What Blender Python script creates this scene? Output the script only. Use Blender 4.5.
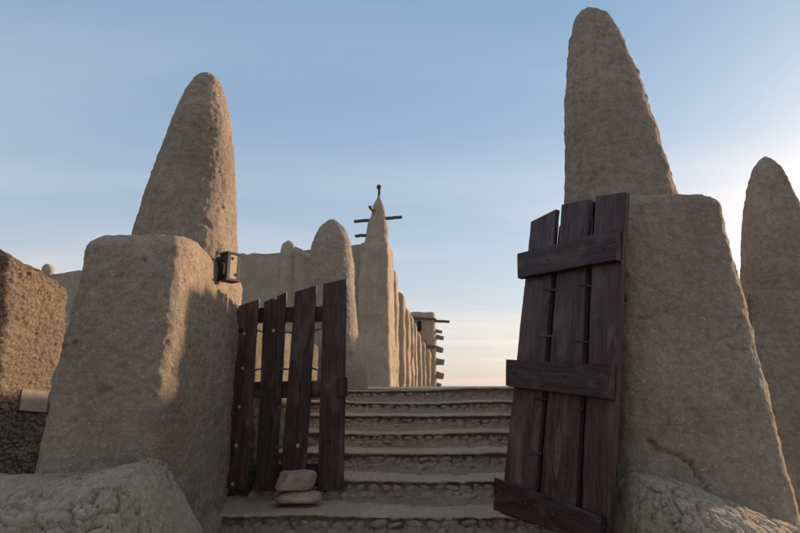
import bpy, math, random
import numpy as np
from mathutils import Vector

random.seed(7)
rng = np.random.default_rng(7)
R = math.radians
for o in list(bpy.data.objects):
    bpy.data.objects.remove(o)
scene = bpy.context.scene

# ------------------------------------------------------------------ camera
EYE = 0.83
PITCH = math.atan((386 - 266.5) / 533.3)
camd = bpy.data.cameras.new('camera')
camd.sensor_width = 36.0
camd.lens = 24.0
camd.clip_start = 0.05
camd.clip_end = 3000
cam = bpy.data.objects.new('camera', camd)
scene.collection.objects.link(cam)
cam.location = (0, 0, EYE)
cam.rotation_euler = (math.pi / 2 + PITCH, 0, 0)
scene.camera = cam

# ------------------------------------------------------------------ sky, sun, exposure
SUN_AZ, SUN_EL = 56.0, 10.5
world = bpy.data.worlds.new('World')
scene.world = world
world.use_nodes = True
wn, wl = world.node_tree.nodes, world.node_tree.links
wn.clear()
w_out = wn.new('ShaderNodeOutputWorld')
w_bg = wn.new('ShaderNodeBackground')
w_bg.inputs['Strength'].default_value = 0.10
sky = wn.new('ShaderNodeTexSky')
sky.sky_type = 'NISHITA'
sky.sun_disc = False
sky.sun_elevation = R(SUN_EL)
sky.sun_rotation = R(SUN_AZ)
sky.altitude = 200
sky.air_density = 1.0
sky.dust_density = 2.2
sky.ozone_density = 1.3
# thin high cloud: streaks on a flat layer above, a little brighter than the sky behind them
tc = wn.new('ShaderNodeTexCoord')
sep = wn.new('ShaderNodeSeparateXYZ')
wl.new(tc.outputs['Generated'], sep.inputs[0])
zadd = wn.new('ShaderNodeMath'); zadd.operation = 'ADD'; zadd.inputs[1].default_value = 0.10
wl.new(sep.outputs['Z'], zadd.inputs[0])
zmax = wn.new('ShaderNodeMath'); zmax.operation = 'MAXIMUM'; zmax.inputs[1].default_value = 0.05
wl.new(zadd.outputs[0], zmax.inputs[0])
dx = wn.new('ShaderNodeMath'); dx.operation = 'DIVIDE'
dy = wn.new('ShaderNodeMath'); dy.operation = 'DIVIDE'
wl.new(sep.outputs['X'], dx.inputs[0]); wl.new(zmax.outputs[0], dx.inputs[1])
wl.new(sep.outputs['Y'], dy.inputs[0]); wl.new(zmax.outputs[0], dy.inputs[1])
comb = wn.new('ShaderNodeCombineXYZ')
wl.new(dx.outputs[0], comb.inputs[0]); wl.new(dy.outputs[0], comb.inputs[1])
cmap = wn.new('ShaderNodeMapping')
cmap.inputs['Scale'].default_value = (0.30, 0.95, 1.0)
cmap.inputs['Rotation'].default_value = (0, 0, R(12))
cmap.inputs['Location'].default_value = (2.9, 0.4, 0)
wl.new(comb.outputs[0], cmap.inputs[0])
cn = wn.new('ShaderNodeTexNoise')
cn.inputs['Scale'].default_value = 1.0
cn.inputs['Detail'].default_value = 7
cn.inputs['Roughness'].default_value = 0.55
cn.inputs['Distortion'].default_value = 0.6
wl.new(cmap.outputs[0], cn.inputs['Vector'])
cr = wn.new('ShaderNodeMapRange')
cr.inputs['From Min'].default_value = 0.44
cr.inputs['From Max'].default_value = 0.74
cr.inputs['To Max'].default_value = 0.75
cr.clamp = True
wl.new(cn.outputs['Fac'], cr.inputs['Value'])
cmix = wn.new('ShaderNodeMix'); cmix.data_type = 'RGBA'
bright = wn.new('ShaderNodeMix'); bright.data_type = 'RGBA'; bright.blend_type = 'MULTIPLY'
bright.inputs['Factor'].default_value = 1.0
bright.inputs['B'].default_value = (1.50, 1.26, 1.10, 1)
# a thin veil of high haze over the whole sky: paler towards the horizon, the same all round
veil = wn.new('ShaderNodeValToRGB')
for pos, colr in ((0.0, (0.262, 0.236, 0.232, 1)), (0.20, (0.178, 0.203, 0.240, 1)), (0.40, (0.122, 0.170, 0.232, 1)), (0.65, (0.078, 0.134, 0.208, 1)), (1.0, (0.165, 0.188, 0.222, 1))):
    if pos in (0.0, 1.0): el = veil.color_ramp.elements[0 if pos == 0.0 else -1]
    else: el = veil.color_ramp.elements.new(pos)
    el.position = pos; el.color = colr
wl.new(sep.outputs['Z'], veil.inputs[0])
vs10 = wn.new('ShaderNodeVectorMath'); vs10.operation = 'SCALE'; vs10.inputs['Scale'].default_value = 10.0
wl.new(veil.outputs[0], vs10.inputs[0])
vmix = wn.new('ShaderNodeMix'); vmix.data_type = 'RGBA'; vmix.inputs['Factor'].default_value = 0.80
wl.new(sky.outputs[0], vmix.inputs['A']); wl.new(vs10.outputs[0], vmix.inputs['B'])
wl.new(vmix.outputs['Result'], bright.inputs['A'])
wl.new(cr.outputs[0], cmix.inputs['Factor'])
wl.new(vmix.outputs['Result'], cmix.inputs['A'])
wl.new(bright.outputs['Result'], cmix.inputs['B'])
wl.new(cmix.outputs['Result'], w_bg.inputs['Color'])
wl.new(w_bg.outputs[0], w_out.inputs[0])

sl = bpy.data.lights.new('sun', 'SUN')
sl.energy = 2.05
sl.angle = R(1.2)
sl.color = (1.0, 0.74, 0.50)
sun = bpy.data.objects.new('sun', sl)
scene.collection.objects.link(sun)
sdir = Vector((math.sin(R(SUN_AZ)) * math.cos(R(SUN_EL)), math.cos(R(SUN_AZ)) * math.cos(R(SUN_EL)), math.sin(R(SUN_EL))))
sun.rotation_euler = sdir.to_track_quat('Z', 'Y').to_euler()
sun.location = sdir * 60

scene.view_settings.view_transform = 'Standard'
scene.view_settings.look = 'None'
scene.view_settings.gamma = 1.0
scene.view_settings.use_curve_mapping = False
scene.view_settings.exposure = 1.48

# ------------------------------------------------------------------ pixel -> place (needs a depth)
CP, SP = math.cos(PITCH), math.sin(PITCH)
def P(px, py, Y):
    a = (px - 400.0) / 533.3
    b = (266.5 - py) / 533.3
    d = np.array([a, CP - b * SP, SP + b * CP])
    return np.array([0, 0, EYE]) + d * (Y / d[1])

# ------------------------------------------------------------------ numpy noise
def _h(ix, iy, iz, s):
    h = (ix.astype(np.int64) * 374761393 + iy.astype(np.int64) * 668265263 + iz.astype(np.int64) * 2147483647 + s * 974634777) & 0xFFFFFFFF
    h = ((h ^ (h >> 13)) * 1274126177) & 0xFFFFFFFF
    h = ((h ^ (h >> 16)) * 2246822519) & 0xFFFFFFFF
    return h ^ (h >> 15)
def noise(p, s=0):
    i = np.floor(p).astype(np.int64); f = p - i
    u = f * f * f * (f * (f * 6 - 15) + 10)
    out = np.zeros(len(p))
    for a in (0, 1):
        for b in (0, 1):
            for c in (0, 1):
                h = _h(i[:, 0] + a, i[:, 1] + b, i[:, 2] + c, s)
                gx = (h & 1023) / 511.5 - 1; gy = ((h >> 10) & 1023) / 511.5 - 1; gz = ((h >> 20) & 1023) / 511.5 - 1
                g = gx * (f[:, 0] - a) + gy * (f[:, 1] - b) + gz * (f[:, 2] - c)
                w = (u[:, 0] if a else 1 - u[:, 0]) * (u[:, 1] if b else 1 - u[:, 1]) * (u[:, 2] if c else 1 - u[:, 2])
                out += g * w
    return out * 1.3
def fbm(p, scale, octv=4, s=0, rough=0.5):
    out = np.zeros(len(p)); a = 1.0; q = p * scale
    for k in range(octv):
        out += a * noise(q, s + k * 17); q = q * 2.03 + 5.1; a *= rough
    return out
def worley(p, s=0):
    i = np.floor(p).astype(np.int64)
    f1 = np.full(len(p), 9.0); f2 = np.full(len(p), 9.0); cid = np.zeros(len(p))
    for a in (-1, 0, 1):
        for b in (-1, 0, 1):
            for c in (-1, 0, 1):
                q = i + np.array([a, b, c])
                h = _h(q[:, 0], q[:, 1], q[:, 2], s)
                cx = q[:, 0] + (h & 1023) / 1023.0; cy = q[:, 1] + ((h >> 10) & 1023) / 1023.0; cz = q[:, 2] + ((h >> 20) & 1023) / 1023.0
                d = np.sqrt((p[:, 0] - cx) ** 2 + (p[:, 1] - cy) ** 2 + (p[:, 2] - cz) ** 2)
                m = d < f1
                f2 = np.where(m, f1, np.minimum(f2, d)); cid = np.where(m, (h >> 7 & 255) / 255.0, cid); f1 = np.where(m, d, f1)
    return f1, f2, cid
def sstep(a, b, x):
    t = np.clip((x - a) / (b - a), 0, 1); return t * t * (3 - 2 * t)
def interp(x, pts):
    pts = sorted(pts); return np.interp(x, [p[0] for p in pts], [p[1] for p in pts])

# ------------------------------------------------------------------ mesh helpers
COL = scene.collection
def make(name, verts, faces, mat, parent=None, smooth=True, uv=None):
    v = np.asarray(verts, dtype=float)
    if parent is not None:
        off = np.zeros(3); q = parent
        while q is not None:
            off += np.array(q.location); q = q.parent
        v = v - off
    me = bpy.data.meshes.new(name)
    me.from_pydata(v.tolist(), [], [list(map(int, f)) for f in faces])
    me.materials.append(mat)
    me.polygons.foreach_set('use_smooth', [smooth] * len(me.polygons))
    if uv is not None:
        lay = me.uv_layers.new(name='UVMap')
        li = np.zeros(len(me.loops), dtype=np.int32); me.loops.foreach_get('vertex_index', li)
        lay.data.foreach_set('uv', np.asarray(uv, dtype=np.float32)[li].ravel())
    me.update()
    o = bpy.data.objects.new(name, me); COL.objects.link(o)
    if parent is not None: o.parent = parent
    return o
def displace(o, fn):
    """move the vertices along their normals by fn(world positions, normals)"""
    me = o.data; n = len(me.vertices)
    co = np.zeros(n * 3); me.vertices.foreach_get('co', co); co = co.reshape(-1, 3)
    no = np.zeros(n * 3); me.vertex_normals.foreach_get('vector', no); no = no.reshape(-1, 3)
    off = np.zeros(3); q = o.parent
    while q is not None:
        off += np.array(q.location); q = q.parent
    r = fn(co + off, no)
    if r.ndim == 1: co = co + no * r[:, None]
    else: co = co + r
    me.vertices.foreach_set('co', co.ravel()); me.update()
def tag(o, label=None, cat=None, group=None, kind=None):
    if label: o['label'] = label
    if cat: o['category'] = cat
    if group: o['group'] = group
    if kind: o['kind'] = kind
    return o
def empty(name, loc, label=None, cat=None, group=None, kind=None):
    o = bpy.data.objects.new(name, None); COL.objects.link(o)
    o.location = tuple(float(c) for c in loc); o.empty_display_size = 0.2
    return tag(o, label, cat, group, kind)
def grid_faces(nl, nr, closed=True):
    f = []
    for i in range(nl - 1):
        b, t = i * nr, (i + 1) * nr
        for j in range(nr if closed else nr - 1):
            k = (j + 1) % nr
            f.append((b + j, b + k, t + k, t + j))
    return f
def unit_ring(n, e):
    t = np.linspace(0, 2 * math.pi, n, endpoint=False)
    c, s = np.cos(t), np.sin(t)
    k = (np.abs(c) ** e + np.abs(s) ** e) ** (-1.0 / e)
    return c * k, s * k
def quad_ring(q, n, e, ts=None):
    """superellipse mapped into quad q = FL, FR, BR, BL (xy); uniform along the outline"""
    x, y = unit_ring(4000, e)
    def mp(x, y):
        a, b = (x + 1) / 2, (y + 1) / 2
        return np.outer((1 - a) * (1 - b), q[0]) + np.outer(a * (1 - b), q[1]) + np.outer(a * b, q[2]) + np.outer((1 - a) * b, q[3])
    p = mp(x, y)
    if ts is None:
        d = np.linalg.norm(np.roll(p, -1, 0) - p, axis=1); L = np.concatenate([[0], np.cumsum(d)])
        ts = np.searchsorted(L, np.linspace(0, L[-1], n, endpoint=False)).clip(0, 3999)
    return p[ts], ts
def quad_loft(edges, zs, n, e, top_round, name, mat, parent, inset_n=10):
    """edges: 4 pairs of points (line of each corner); loft over heights zs, then rounded over and closed"""
    def corner(k, z):
        a, b = edges[k]; t = (z - a[2]) / (b[2] - a[2]); return (a + (b - a) * t)[:2]
    rings, ts = [], None
    zt = zs[-1]
    _, ts = quad_ring([corner(k, zs[len(zs) // 2]) for k in range(4)], n, e)
    def ring(z, s, zz):
        q = [corner(k, z) for k in range(4)]; r, _ = quad_ring(q, n, e, ts); c = r.mean(0)
        if s < 1e-6: r = np.repeat(c[None], n, 0) + (r - c) * 0.01
        else: r = c + (r - c) * s
        return np.column_stack([r, np.full(n, zz)])
    for z in zs: rings.append(ring(z, 1, z))
    q = np.array([corner(k, zt) for k in range(4)])
    half = 0.25 * (np.linalg.norm(q[1] - q[0]) + np.linalg.norm(q[2] - q[3]))
    for k in range(1, inset_n + 1):
        a = math.pi / 2 * k / inset_n
        rings.append(ring(zt, 1 - top_round * (1 - math.cos(a)) / half, zt + top_round * math.sin(a)))
    s0 = 1 - top_round / half
    for k in range(1, 25): rings.append(ring(zt, s0 * (1 - k / 24.0), zt + top_round + 0.012 * math.sin(k / 24 * 1.5)))
    v = np.concatenate(rings); f = grid_faces(len(rings), n)
    b = len(v) - n
    f.append(tuple(b + j for j in range(n)))
    return make(name, v, f, mat, parent)
def cone_loft(prof, Y, n, nz, name, mat, parent, depth_ratio=1.0, e=2.2):
    """prof: list of (py, left px, right px) at depth Y from apex down; round in plan"""
    L = [(P(l, py, Y), P(r, py, Y)) for py, l, r in prof]
    z = np.array([a[0][2] for a in L]); tl = np.array([math.atan2(a[0][0], Y) for a in L]); tr = np.array([math.atan2(a[1][0], Y) for a in L])
    th, de = (tl + tr) / 2, (tr - tl) / 2      # outline directions -> centre and radius of a round body
    c = Y * np.tan(th); h = Y / np.cos(th) * np.sin(de)
    o = np.argsort(z); z, c, h = z[o], c[o], h[o]
    t = np.linspace(0, 1, nz); t = 1 - (1 - t) ** 1.6
    zz = z[0] + (z[-1] - z[0]) * t
    u = np.interp(zz, z, c); w = np.where(zz > z[-4], np.sqrt(np.maximum(np.interp(zz, z, h * h), 1e-6)), np.interp(zz, z, h)) - 0.006
    # soften the joints of the profile
    for _ in range(4):
        u[1:-1] = (u[:-2] + 2 * u[1:-1] + u[2:]) / 4; w[1:-1] = (w[:-2] + 2 * w[1:-1] + w[2:]) / 4
    x, y = unit_ring(n, e)
    v = np.concatenate([np.column_stack([u[i] + x * w[i], Y + y * w[i] * depth_ratio, np.full(n, zz[i])]) for i in range(nz)])
    f = grid_faces(nz, n); f.append(tuple((nz - 1) * n + j for j in range(n)))
    return make(name, v, f, mat, parent)
def bar(name, a, b, w, h, mat, parent, taper=1.0, rough=0.0, seg=6):
    """squared timber or rod from a to b"""
    a, b = np.array(a, float), np.array(b, float); d = b - a; L = np.linalg.norm(d); d /= L
    up = np.array([0, 0, 1.0]) if abs(d[2]) < 0.9 else np.array([0, 1.0, 0])
    s = np.cross(d, up); s /= np.linalg.norm(s); u = np.cross(s, d)
    n = 8; x, y = unit_ring(n, 5)
    rr = []
    for i in range(seg + 1):
        t = i / seg; k = 1 + (taper - 1) * t
        c = a + d * L * t + (s * random.uniform(-1, 1) + u * random.uniform(-1, 1)) * rough
        rr.append(c + np.outer(x * w / 2 * k, s) + np.outer(y * h / 2 * k, u))
    v = np.concatenate(rr); f = [tuple(reversed(q)) for q in grid_faces(seg + 1, n)]
    f.append(tuple(range(n))); f.append(tuple(reversed(range(seg * n, seg * n + n))))
    m = make(name, v, f, mat, parent, smooth=False)
    return m

# ------------------------------------------------------------------ materials
def mud(name, c1, c2, dark, scale=1.0, bump=1.0, speck=0.0, crack=0.0, fleck=0.5, drip=0.0, drip_s=1.0):
    m = bpy.data.materials.new(name); m.use_nodes = True
    n, l = m.node_tree.nodes, m.node_tree.links
    bs = n['Principled BSDF']; bs.inputs['Roughness'].default_value = 0.95
    bs.inputs['Specular IOR Level'].default_value = 0.15
    geo = n.new('ShaderNodeNewGeometry')
    def nz(s, d=5, r=0.6):
        t = n.new('ShaderNodeTexNoise'); t.inputs['Scale'].default_value = s; t.inputs['Detail'].default_value = d; t.inputs['Roughness'].default_value = r
        l.new(geo.outputs['Position'], t.inputs['Vector']); return t.outputs['Fac']
    def rng_(v, a, b, c=0.0, d=1.0):
        t = n.new('ShaderNodeMapRange'); t.clamp = True
        for k, x in zip(('From Min', 'From Max', 'To Min', 'To Max'), (a, b, c, d)): t.inputs[k].default_value = x
        l.new(v, t.inputs['Value']); return t.outputs[0]
    def mix(f, a, b, mode='MIX'):
        t = n.new('ShaderNodeMix'); t.data_type = 'RGBA'; t.blend_type = mode
        if isinstance(f, float): t.inputs['Factor'].default_value = f
        else: l.new(f, t.inputs['Factor'])
        for k, x in (('A', a), ('B', b)):
            if isinstance(x, tuple): t.inputs[k].default_value = (*x, 1)
            else: l.new(x, t.inputs[k])
        return t.outputs['Result']
    c = mix(rng_(nz(2.2 * scale, 6, 0.65), 0.36, 0.64), c1, c2)
    c = mix(rng_(nz(0.9 * scale, 4), 0.48, 0.72, 0, 0.6), c, dark)
    c = mix(rng_(nz(24 * scale, 5, 0.75), 0.42, 0.66, 0, 0.62), c, dark)
    c = mix(rng_(nz(95 * scale, 3, 0.7), 0.53, 0.72, 0, 0.42), c, tuple(x * 0.6 for x in dark))
    c = mix(rng_(nz(60 * scale, 3, 0.7), 0.57, 0.70, 0, fleck), c, tuple(min(1, x * 1.7) for x in c1))
    if drip > 0:   # rain runs down the render
        dm = n.new('ShaderNodeMapping'); dm.inputs['Scale'].default_value = (2.6 * drip_s, 2.6 * drip_s, 0.16 * drip_s); l.new(geo.outputs['Position'], dm.inputs[0])
        dn = n.new('ShaderNodeTexNoise'); dn.inputs['Scale'].default_value = 1.0; dn.inputs['Detail'].default_value = 5; dn.inputs['Roughness'].default_value = 0.65; l.new(dm.outputs[0], dn.inputs['Vector'])
        c = mix(rng_(dn.outputs['Fac'], 0.48, 0.70, 0, drip), c, dark)
    l.new(c, bs.inputs['Base Color'])
    # relief: coarse grit, fine grit, hairline cracks
    def math_(op, a, b):
        t = n.new('ShaderNodeMath'); t.operation = op
        for i, x in enumerate((a, b)):
            if isinstance(x, (int, float)): t.inputs[i].default_value = x
            else: l.new(x, t.inputs[i])
        return t.outputs[0]
    hgt = math_('MULTIPLY', nz(18 * scale, 6, 0.65), 1.0)
    hgt = math_('ADD', hgt, math_('MULTIPLY', nz(85 * scale, 4, 0.75), 0.8))
    smap = n.new('ShaderNodeMapping'); smap.inputs['Scale'].default_value = (1.2, 1.2, 13); l.new(geo.outputs['Position'], smap.inputs[0])
    stn = n.new('ShaderNodeTexNoise'); stn.inputs['Scale'].default_value = 1.6 * scale; stn.inputs['Detail'].default_value = 4; l.new(smap.outputs[0], stn.inputs['Vector'])
    hgt = math_('ADD', hgt, math_('MULTIPLY', stn.outputs['Fac'], 0.8))
    if crack > 0:
        vo = n.new('ShaderNodeTexVoronoi'); vo.feature = 'DISTANCE_TO_EDGE'; vo.inputs['Scale'].default_value = 5.5 * scale
        ds = n.new('ShaderNodeVectorMath'); ds.operation = 'ADD'
        nn = n.new('ShaderNodeTexNoise'); nn.inputs['Scale'].default_value = 7; nn.inputs['Detail'].default_value = 4
        l.new(geo.outputs['Position'], nn.inputs['Vector'])
        sc = n.new('ShaderNodeVectorMath'); sc.operation = 'SCALE'; sc.inputs['Scale'].default_value = 0.22
        l.new(nn.outputs['Color'], sc.inputs[0]); l.new(geo.outputs['Position'], ds.inputs[0]); l.new(sc.outputs[0], ds.inputs[1])
        l.new(ds.outputs[0], vo.inputs['Vector'])
        cm = math_('MULTIPLY', rng_(vo.outputs['Distance'], 0.0, 0.03, 1, 0), rng_(nz(1.7, 3), 0.56, 0.66))
        hgt = math_('SUBTRACT', hgt, math_('MULTIPLY', cm, crack))
    b = n.new('ShaderNodeBump'); b.inputs['Strength'].default_value = min(1.0, 0.8 * bump); b.inputs['Distance'].default_value = 0.018 * bump
    l.new(hgt, b.inputs['Height']); l.new(b.outputs[0], bs.inputs['Normal'])
    return m
def wood(name, c1, c2, grey, rough=0.62):
    m = bpy.data.materials.new(name); m.use_nodes = True
    n, l = m.node_tree.nodes, m.node_tree.links
    bs = n['Principled BSDF']; bs.inputs['Roughness'].default_value = rough
    uv = n.new('ShaderNodeUVMap'); oi = n.new('ShaderNodeObjectInfo')
    add = n.new('ShaderNodeVectorMath'); add.operation = 'ADD'
    sc = n.new('ShaderNodeMath'); sc.operation = 'MULTIPLY'; sc.inputs[1].default_value = 37.0
    l.new(oi.outputs['Random'], sc.inputs[0]); l.new(uv.outputs[0], add.inputs[0]); l.new(sc.outputs[0], add.inputs[1])
    def nz(sx, sy, d=5, dist=0.0, r=0.6):
        mp = n.new('ShaderNodeMapping'); mp.inputs['Scale'].default_value = (sx, sy, 1); l.new(add.outputs[0], mp.inputs[0])
        t = n.new('ShaderNodeTexNoise'); t.inputs['Scale'].default_value = 1; t.inputs['Detail'].default_value = d; t.inputs['Distortion'].default_value = dist; t.inputs['Roughness'].default_value = r
        l.new(mp.outputs[0], t.inputs['Vector']); return t.outputs['Fac']
    def ramp(v, a, b, hi=1.0):
        t = n.new('ShaderNodeMapRange'); t.clamp = True; t.inputs['From Min'].default_value = a; t.inputs['From Max'].default_value = b; t.inputs['To Max'].default_value = hi
        l.new(v, t.inputs['Value']); return t.outputs[0]
    def mix(f, a, b):
        t = n.new('ShaderNodeMix'); t.data_type = 'RGBA'; l.new(f, t.inputs['Factor'])
        for k, x in (('A', a), ('B', b)):
            if isinstance(x, tuple): t.inputs[k].default_value = (*x, 1)
            else: l.new(x, t.inputs[k])
        return t.outputs['Result']
    g = nz(55, 2.2, 6, 0.5)
    c = mix(ramp(g, 0.35, 0.66), c1, c2)
    c = mix(ramp(nz(9, 2.4, 6, 0.8), 0.50, 0.72, 0.75), c, grey)
    c = mix(ramp(nz(140, 5, 3), 0.58, 0.72, 0.6), c, (0.008, 0.007, 0.007))
    tint = n.new('ShaderNodeMapRange'); tint.inputs['To Min'].default_value = 0.6; tint.inputs['To Max'].default_value = 1.3; l.new(oi.outputs['Random'], tint.inputs['Value'])
    tv = n.new('ShaderNodeVectorMath'); tv.operation = 'SCALE'; l.new(c, tv.inputs[0]); l.new(tint.outputs[0], tv.inputs['Scale'])
    l.new(tv.outputs[0], bs.inputs['Base Color'])
    l.new(ramp(nz(12, 3), 0.1, 0.95, 0.9), bs.inputs['Roughness'])
    bs.inputs['Specular IOR Level'].default_value = 0.28
    b = n.new('ShaderNodeBump'); b.inputs['Strength'].default_value = 0.75; b.inputs['Distance'].default_value = 0.004
    s = n.new('ShaderNodeMath'); s.operation = 'ADD'; l.new(g, s.inputs[0]); l.new(nz(150, 5, 3), s.inputs[1])
    l.new(s.outputs[0], b.inputs['Height']); l.new(b.outputs[0], bs.inputs['Normal'])
    return m
def plain(name, c, rough=0.6, metal=0.0, var=0.25, scale=30):
    m = bpy.data.materials.new(name); m.use_nodes = True
    n, l = m.node_tree.nodes, m.node_tree.links; bs = n['Principled BSDF']
    t = n.new('ShaderNodeTexNoise'); t.inputs['Scale'].default_value = scale; t.inputs['Detail'].default_value = 5
    g = n.new('ShaderNodeNewGeometry'); l.new(g.outputs['Position'], t.inputs['Vector'])
    r = n.new('ShaderNodeMix'); r.data_type = 'RGBA'; r.inputs['A'].default_value = (*[x * (1 - var) for x in c], 1); r.inputs['B'].default_value = (*[min(1, x * (1 + var)) for x in c], 1)
    l.new(t.outputs['Fac'], r.inputs['Factor']); l.new(r.outputs['Result'], bs.inputs['Base Color'])
    bs.inputs['Roughness'].default_value = rough; bs.inputs['Metallic'].default_value = metal
    b = n.new('ShaderNodeBump'); b.inputs['Strength'].default_value = 0.3; b.inputs['Distance'].default_value = 0.002; l.new(t.outputs['Fac'], b.inputs['Height']); l.new(b.outputs[0], bs.inputs['Normal'])
    return m
M_MUD = mud('mud_plaster', (0.56, 0.428, 0.315), (0.465, 0.35, 0.255), (0.26, 0.19, 0.138), crack=0.22, bump=1.35, drip=0.32, drip_s=4.5)
M_MUD2 = mud('pale_mud_plaster', (0.47, 0.375, 0.285), (0.39, 0.305, 0.232), (0.26, 0.2, 0.15), crack=0.4, bump=1.2)
M_BANK = mud('dry_cracked_mud', (0.66, 0.51, 0.37), (0.57, 0.435, 0.31), (0.37, 0.272, 0.19), bump=1.3)
M_ROUGH = mud('weathered_mud_brick', (0.36, 0.27, 0.195), (0.29, 0.21, 0.148), (0.16, 0.117, 0.083), bump=1.4)
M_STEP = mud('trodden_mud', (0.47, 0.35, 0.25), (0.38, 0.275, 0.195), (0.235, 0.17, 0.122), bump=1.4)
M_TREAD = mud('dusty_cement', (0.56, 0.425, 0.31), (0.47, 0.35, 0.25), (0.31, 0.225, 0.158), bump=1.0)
M_STONE = mud('rubble_stone', (0.47, 0.345, 0.245), (0.38, 0.27, 0.188), (0.24, 0.17, 0.12), scale=1.6, bump=0.9)
M_ROCK = mud('loose_stone', (0.54, 0.395, 0.285), (0.45, 0.32, 0.225), (0.26, 0.183, 0.13), scale=2.0, bump=0.7)
M_MOSQUE = mud('smooth_mud_render', (0.50, 0.395, 0.29), (0.42, 0.325, 0.235), (0.30, 0.228, 0.165), scale=0.30, bump=2.2, fleck=0.3, drip=0.55)
M_GROUND = mud('dusty_ground', (0.30, 0.24, 0.18), (0.25, 0.195, 0.145), (0.18, 0.14, 0.105), scale=0.6)
M_WOOD = wood('dark_gate_timber', (0.030, 0.0145, 0.012), (0.080, 0.038, 0.031), (0.15, 0.105, 0.092))
M_BEAM = plain('palm_timber', (0.10, 0.075, 0.055), 0.9)
M_BEAM2 = plain('weathered_palm_bundle', (0.24, 0.185, 0.135), 0.95)
M_SCAR = plain('split_pale_wood', (0.105, 0.066, 0.042), 0.85, 0, 0.9, 70)
M_IRON = plain('iron', (0.055, 0.05, 0.047), 0.55, 0.5)
M_BOLT = plain('galvanised_bolt', (0.34, 0.33, 0.32), 0.6, 0.2)
M_BRASS = plain('brown_metal_case', (0.16, 0.115, 0.07), 0.5, 0.35)
M_PLAQUE = plain('faded_plaque', (0.30, 0.24, 0.185), 0.95, 0, 0.4, 9)
M_OPENING_SHADE = plain('painted_opening_shade', (0.02, 0.017, 0.015), 0.95)  # flat black standing in for shade inside the window and lamp slots
M_LAMP_SUN = plain('painted_sunlit_tan', (0.55, 0.42, 0.25), 0.35, 0, 0.1)  # warm tan painted in for sunlight on the lamp's slot and side

def mud_relief(amp=1.0, seed=0, cracks=(), low=1.0):
    def fn(p, n):
        d = low * 0.030 * fbm(p, 1.7, 3, seed) + 0.011 * fbm(p, 6.5, 3, seed + 40) + 0.0065 * fbm(p, 24.0, 3, seed + 80, 0.6)
        pit = fbm(p, 13.0, 2, seed + 120); d -= 0.016 * sstep(0.42, 0.8, pit)
        f1, f2, cid = worley(p * 9.0, seed + 7)
        d += 0.010 * (cid > 0.90) * sstep(0.35, 0.05, f1)
        for pts, w, dep in cracks:
            best = np.full(len(p), 9.0)
            for a, b in zip(pts[:-1], pts[1:]):
                a, b = np.array(a), np.array(b); ab = b - a
                q = p[:, [0, 2]] + 0.018 * np.column_stack([noise(p * 22, 3), noise(p * 22, 9)])
                t = np.clip(((q - a) @ ab) / (ab @ ab), 0, 1)
                best = np.minimum(best, np.linalg.norm(q - (a + t[:, None] * ab), axis=1))
            d -= dep * np.exp(-(best / w) ** 2) * (n[:, 1] < -0.3)
        return d * amp
    return fn

# ================================================================== SETTING: ground, terrace, stairs
GZ = -0.65
def ground_mesh():
    xs = np.concatenate([np.linspace(-1500, -40, 12), np.linspace(-30, 30, 90), np.linspace(40, 1500, 12)])
    ys = np.concatenate([np.linspace(-1500, -20, 12), np.linspace(-14, 30, 66), np.linspace(40, 1500, 12)])
    X, Y = np.meshgrid(xs, ys); p = np.column_stack([X.ravel(), Y.ravel(), np.zeros(X.size)])
    z = GZ + 0.03 * fbm(p, 0.8, 3, 5) * (np.abs(p[:, 0]) < 35) * (np.abs(p[:, 1]) < 35)
    v = np.column_stack([p[:, :2], z])
    o = make('ground', v, grid_faces(len(ys), len(xs), closed=False), M_GROUND)
    return tag(o, 'dusty street ground below the mud stairs', None, None, 'structure')
ground_mesh()

RISE, TREAD, D0 = 0.130, 0.570, 3.825
TOPZ = 6 * RISE
# the raised terrace behind the stairs
def terrace():
    pts = [(-1.7, D0 + 6 * TREAD + 0.25), (70, D0 + 6 * TREAD + 0.25), (70, 130), (-75, 130), (-75, 12.0), (-1.7, 12.0)]
    v = [(x, y, TOPZ + 0.006) for x, y in pts] + [(x, y, GZ - 0.3) for x, y in pts]
    n = len(pts); f = [tuple(range(n))] + [tuple(reversed(range(n, 2 * n)))] + [(i, i + n, (i + 1) % n + n, (i + 1) % n) for i in range(n)]
    o = make('terrace', v, f, M_GROUND, smooth=False)
    tag(o, 'raised earth terrace that the stairs climb to', None, None, 'structure')
terrace()

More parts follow.
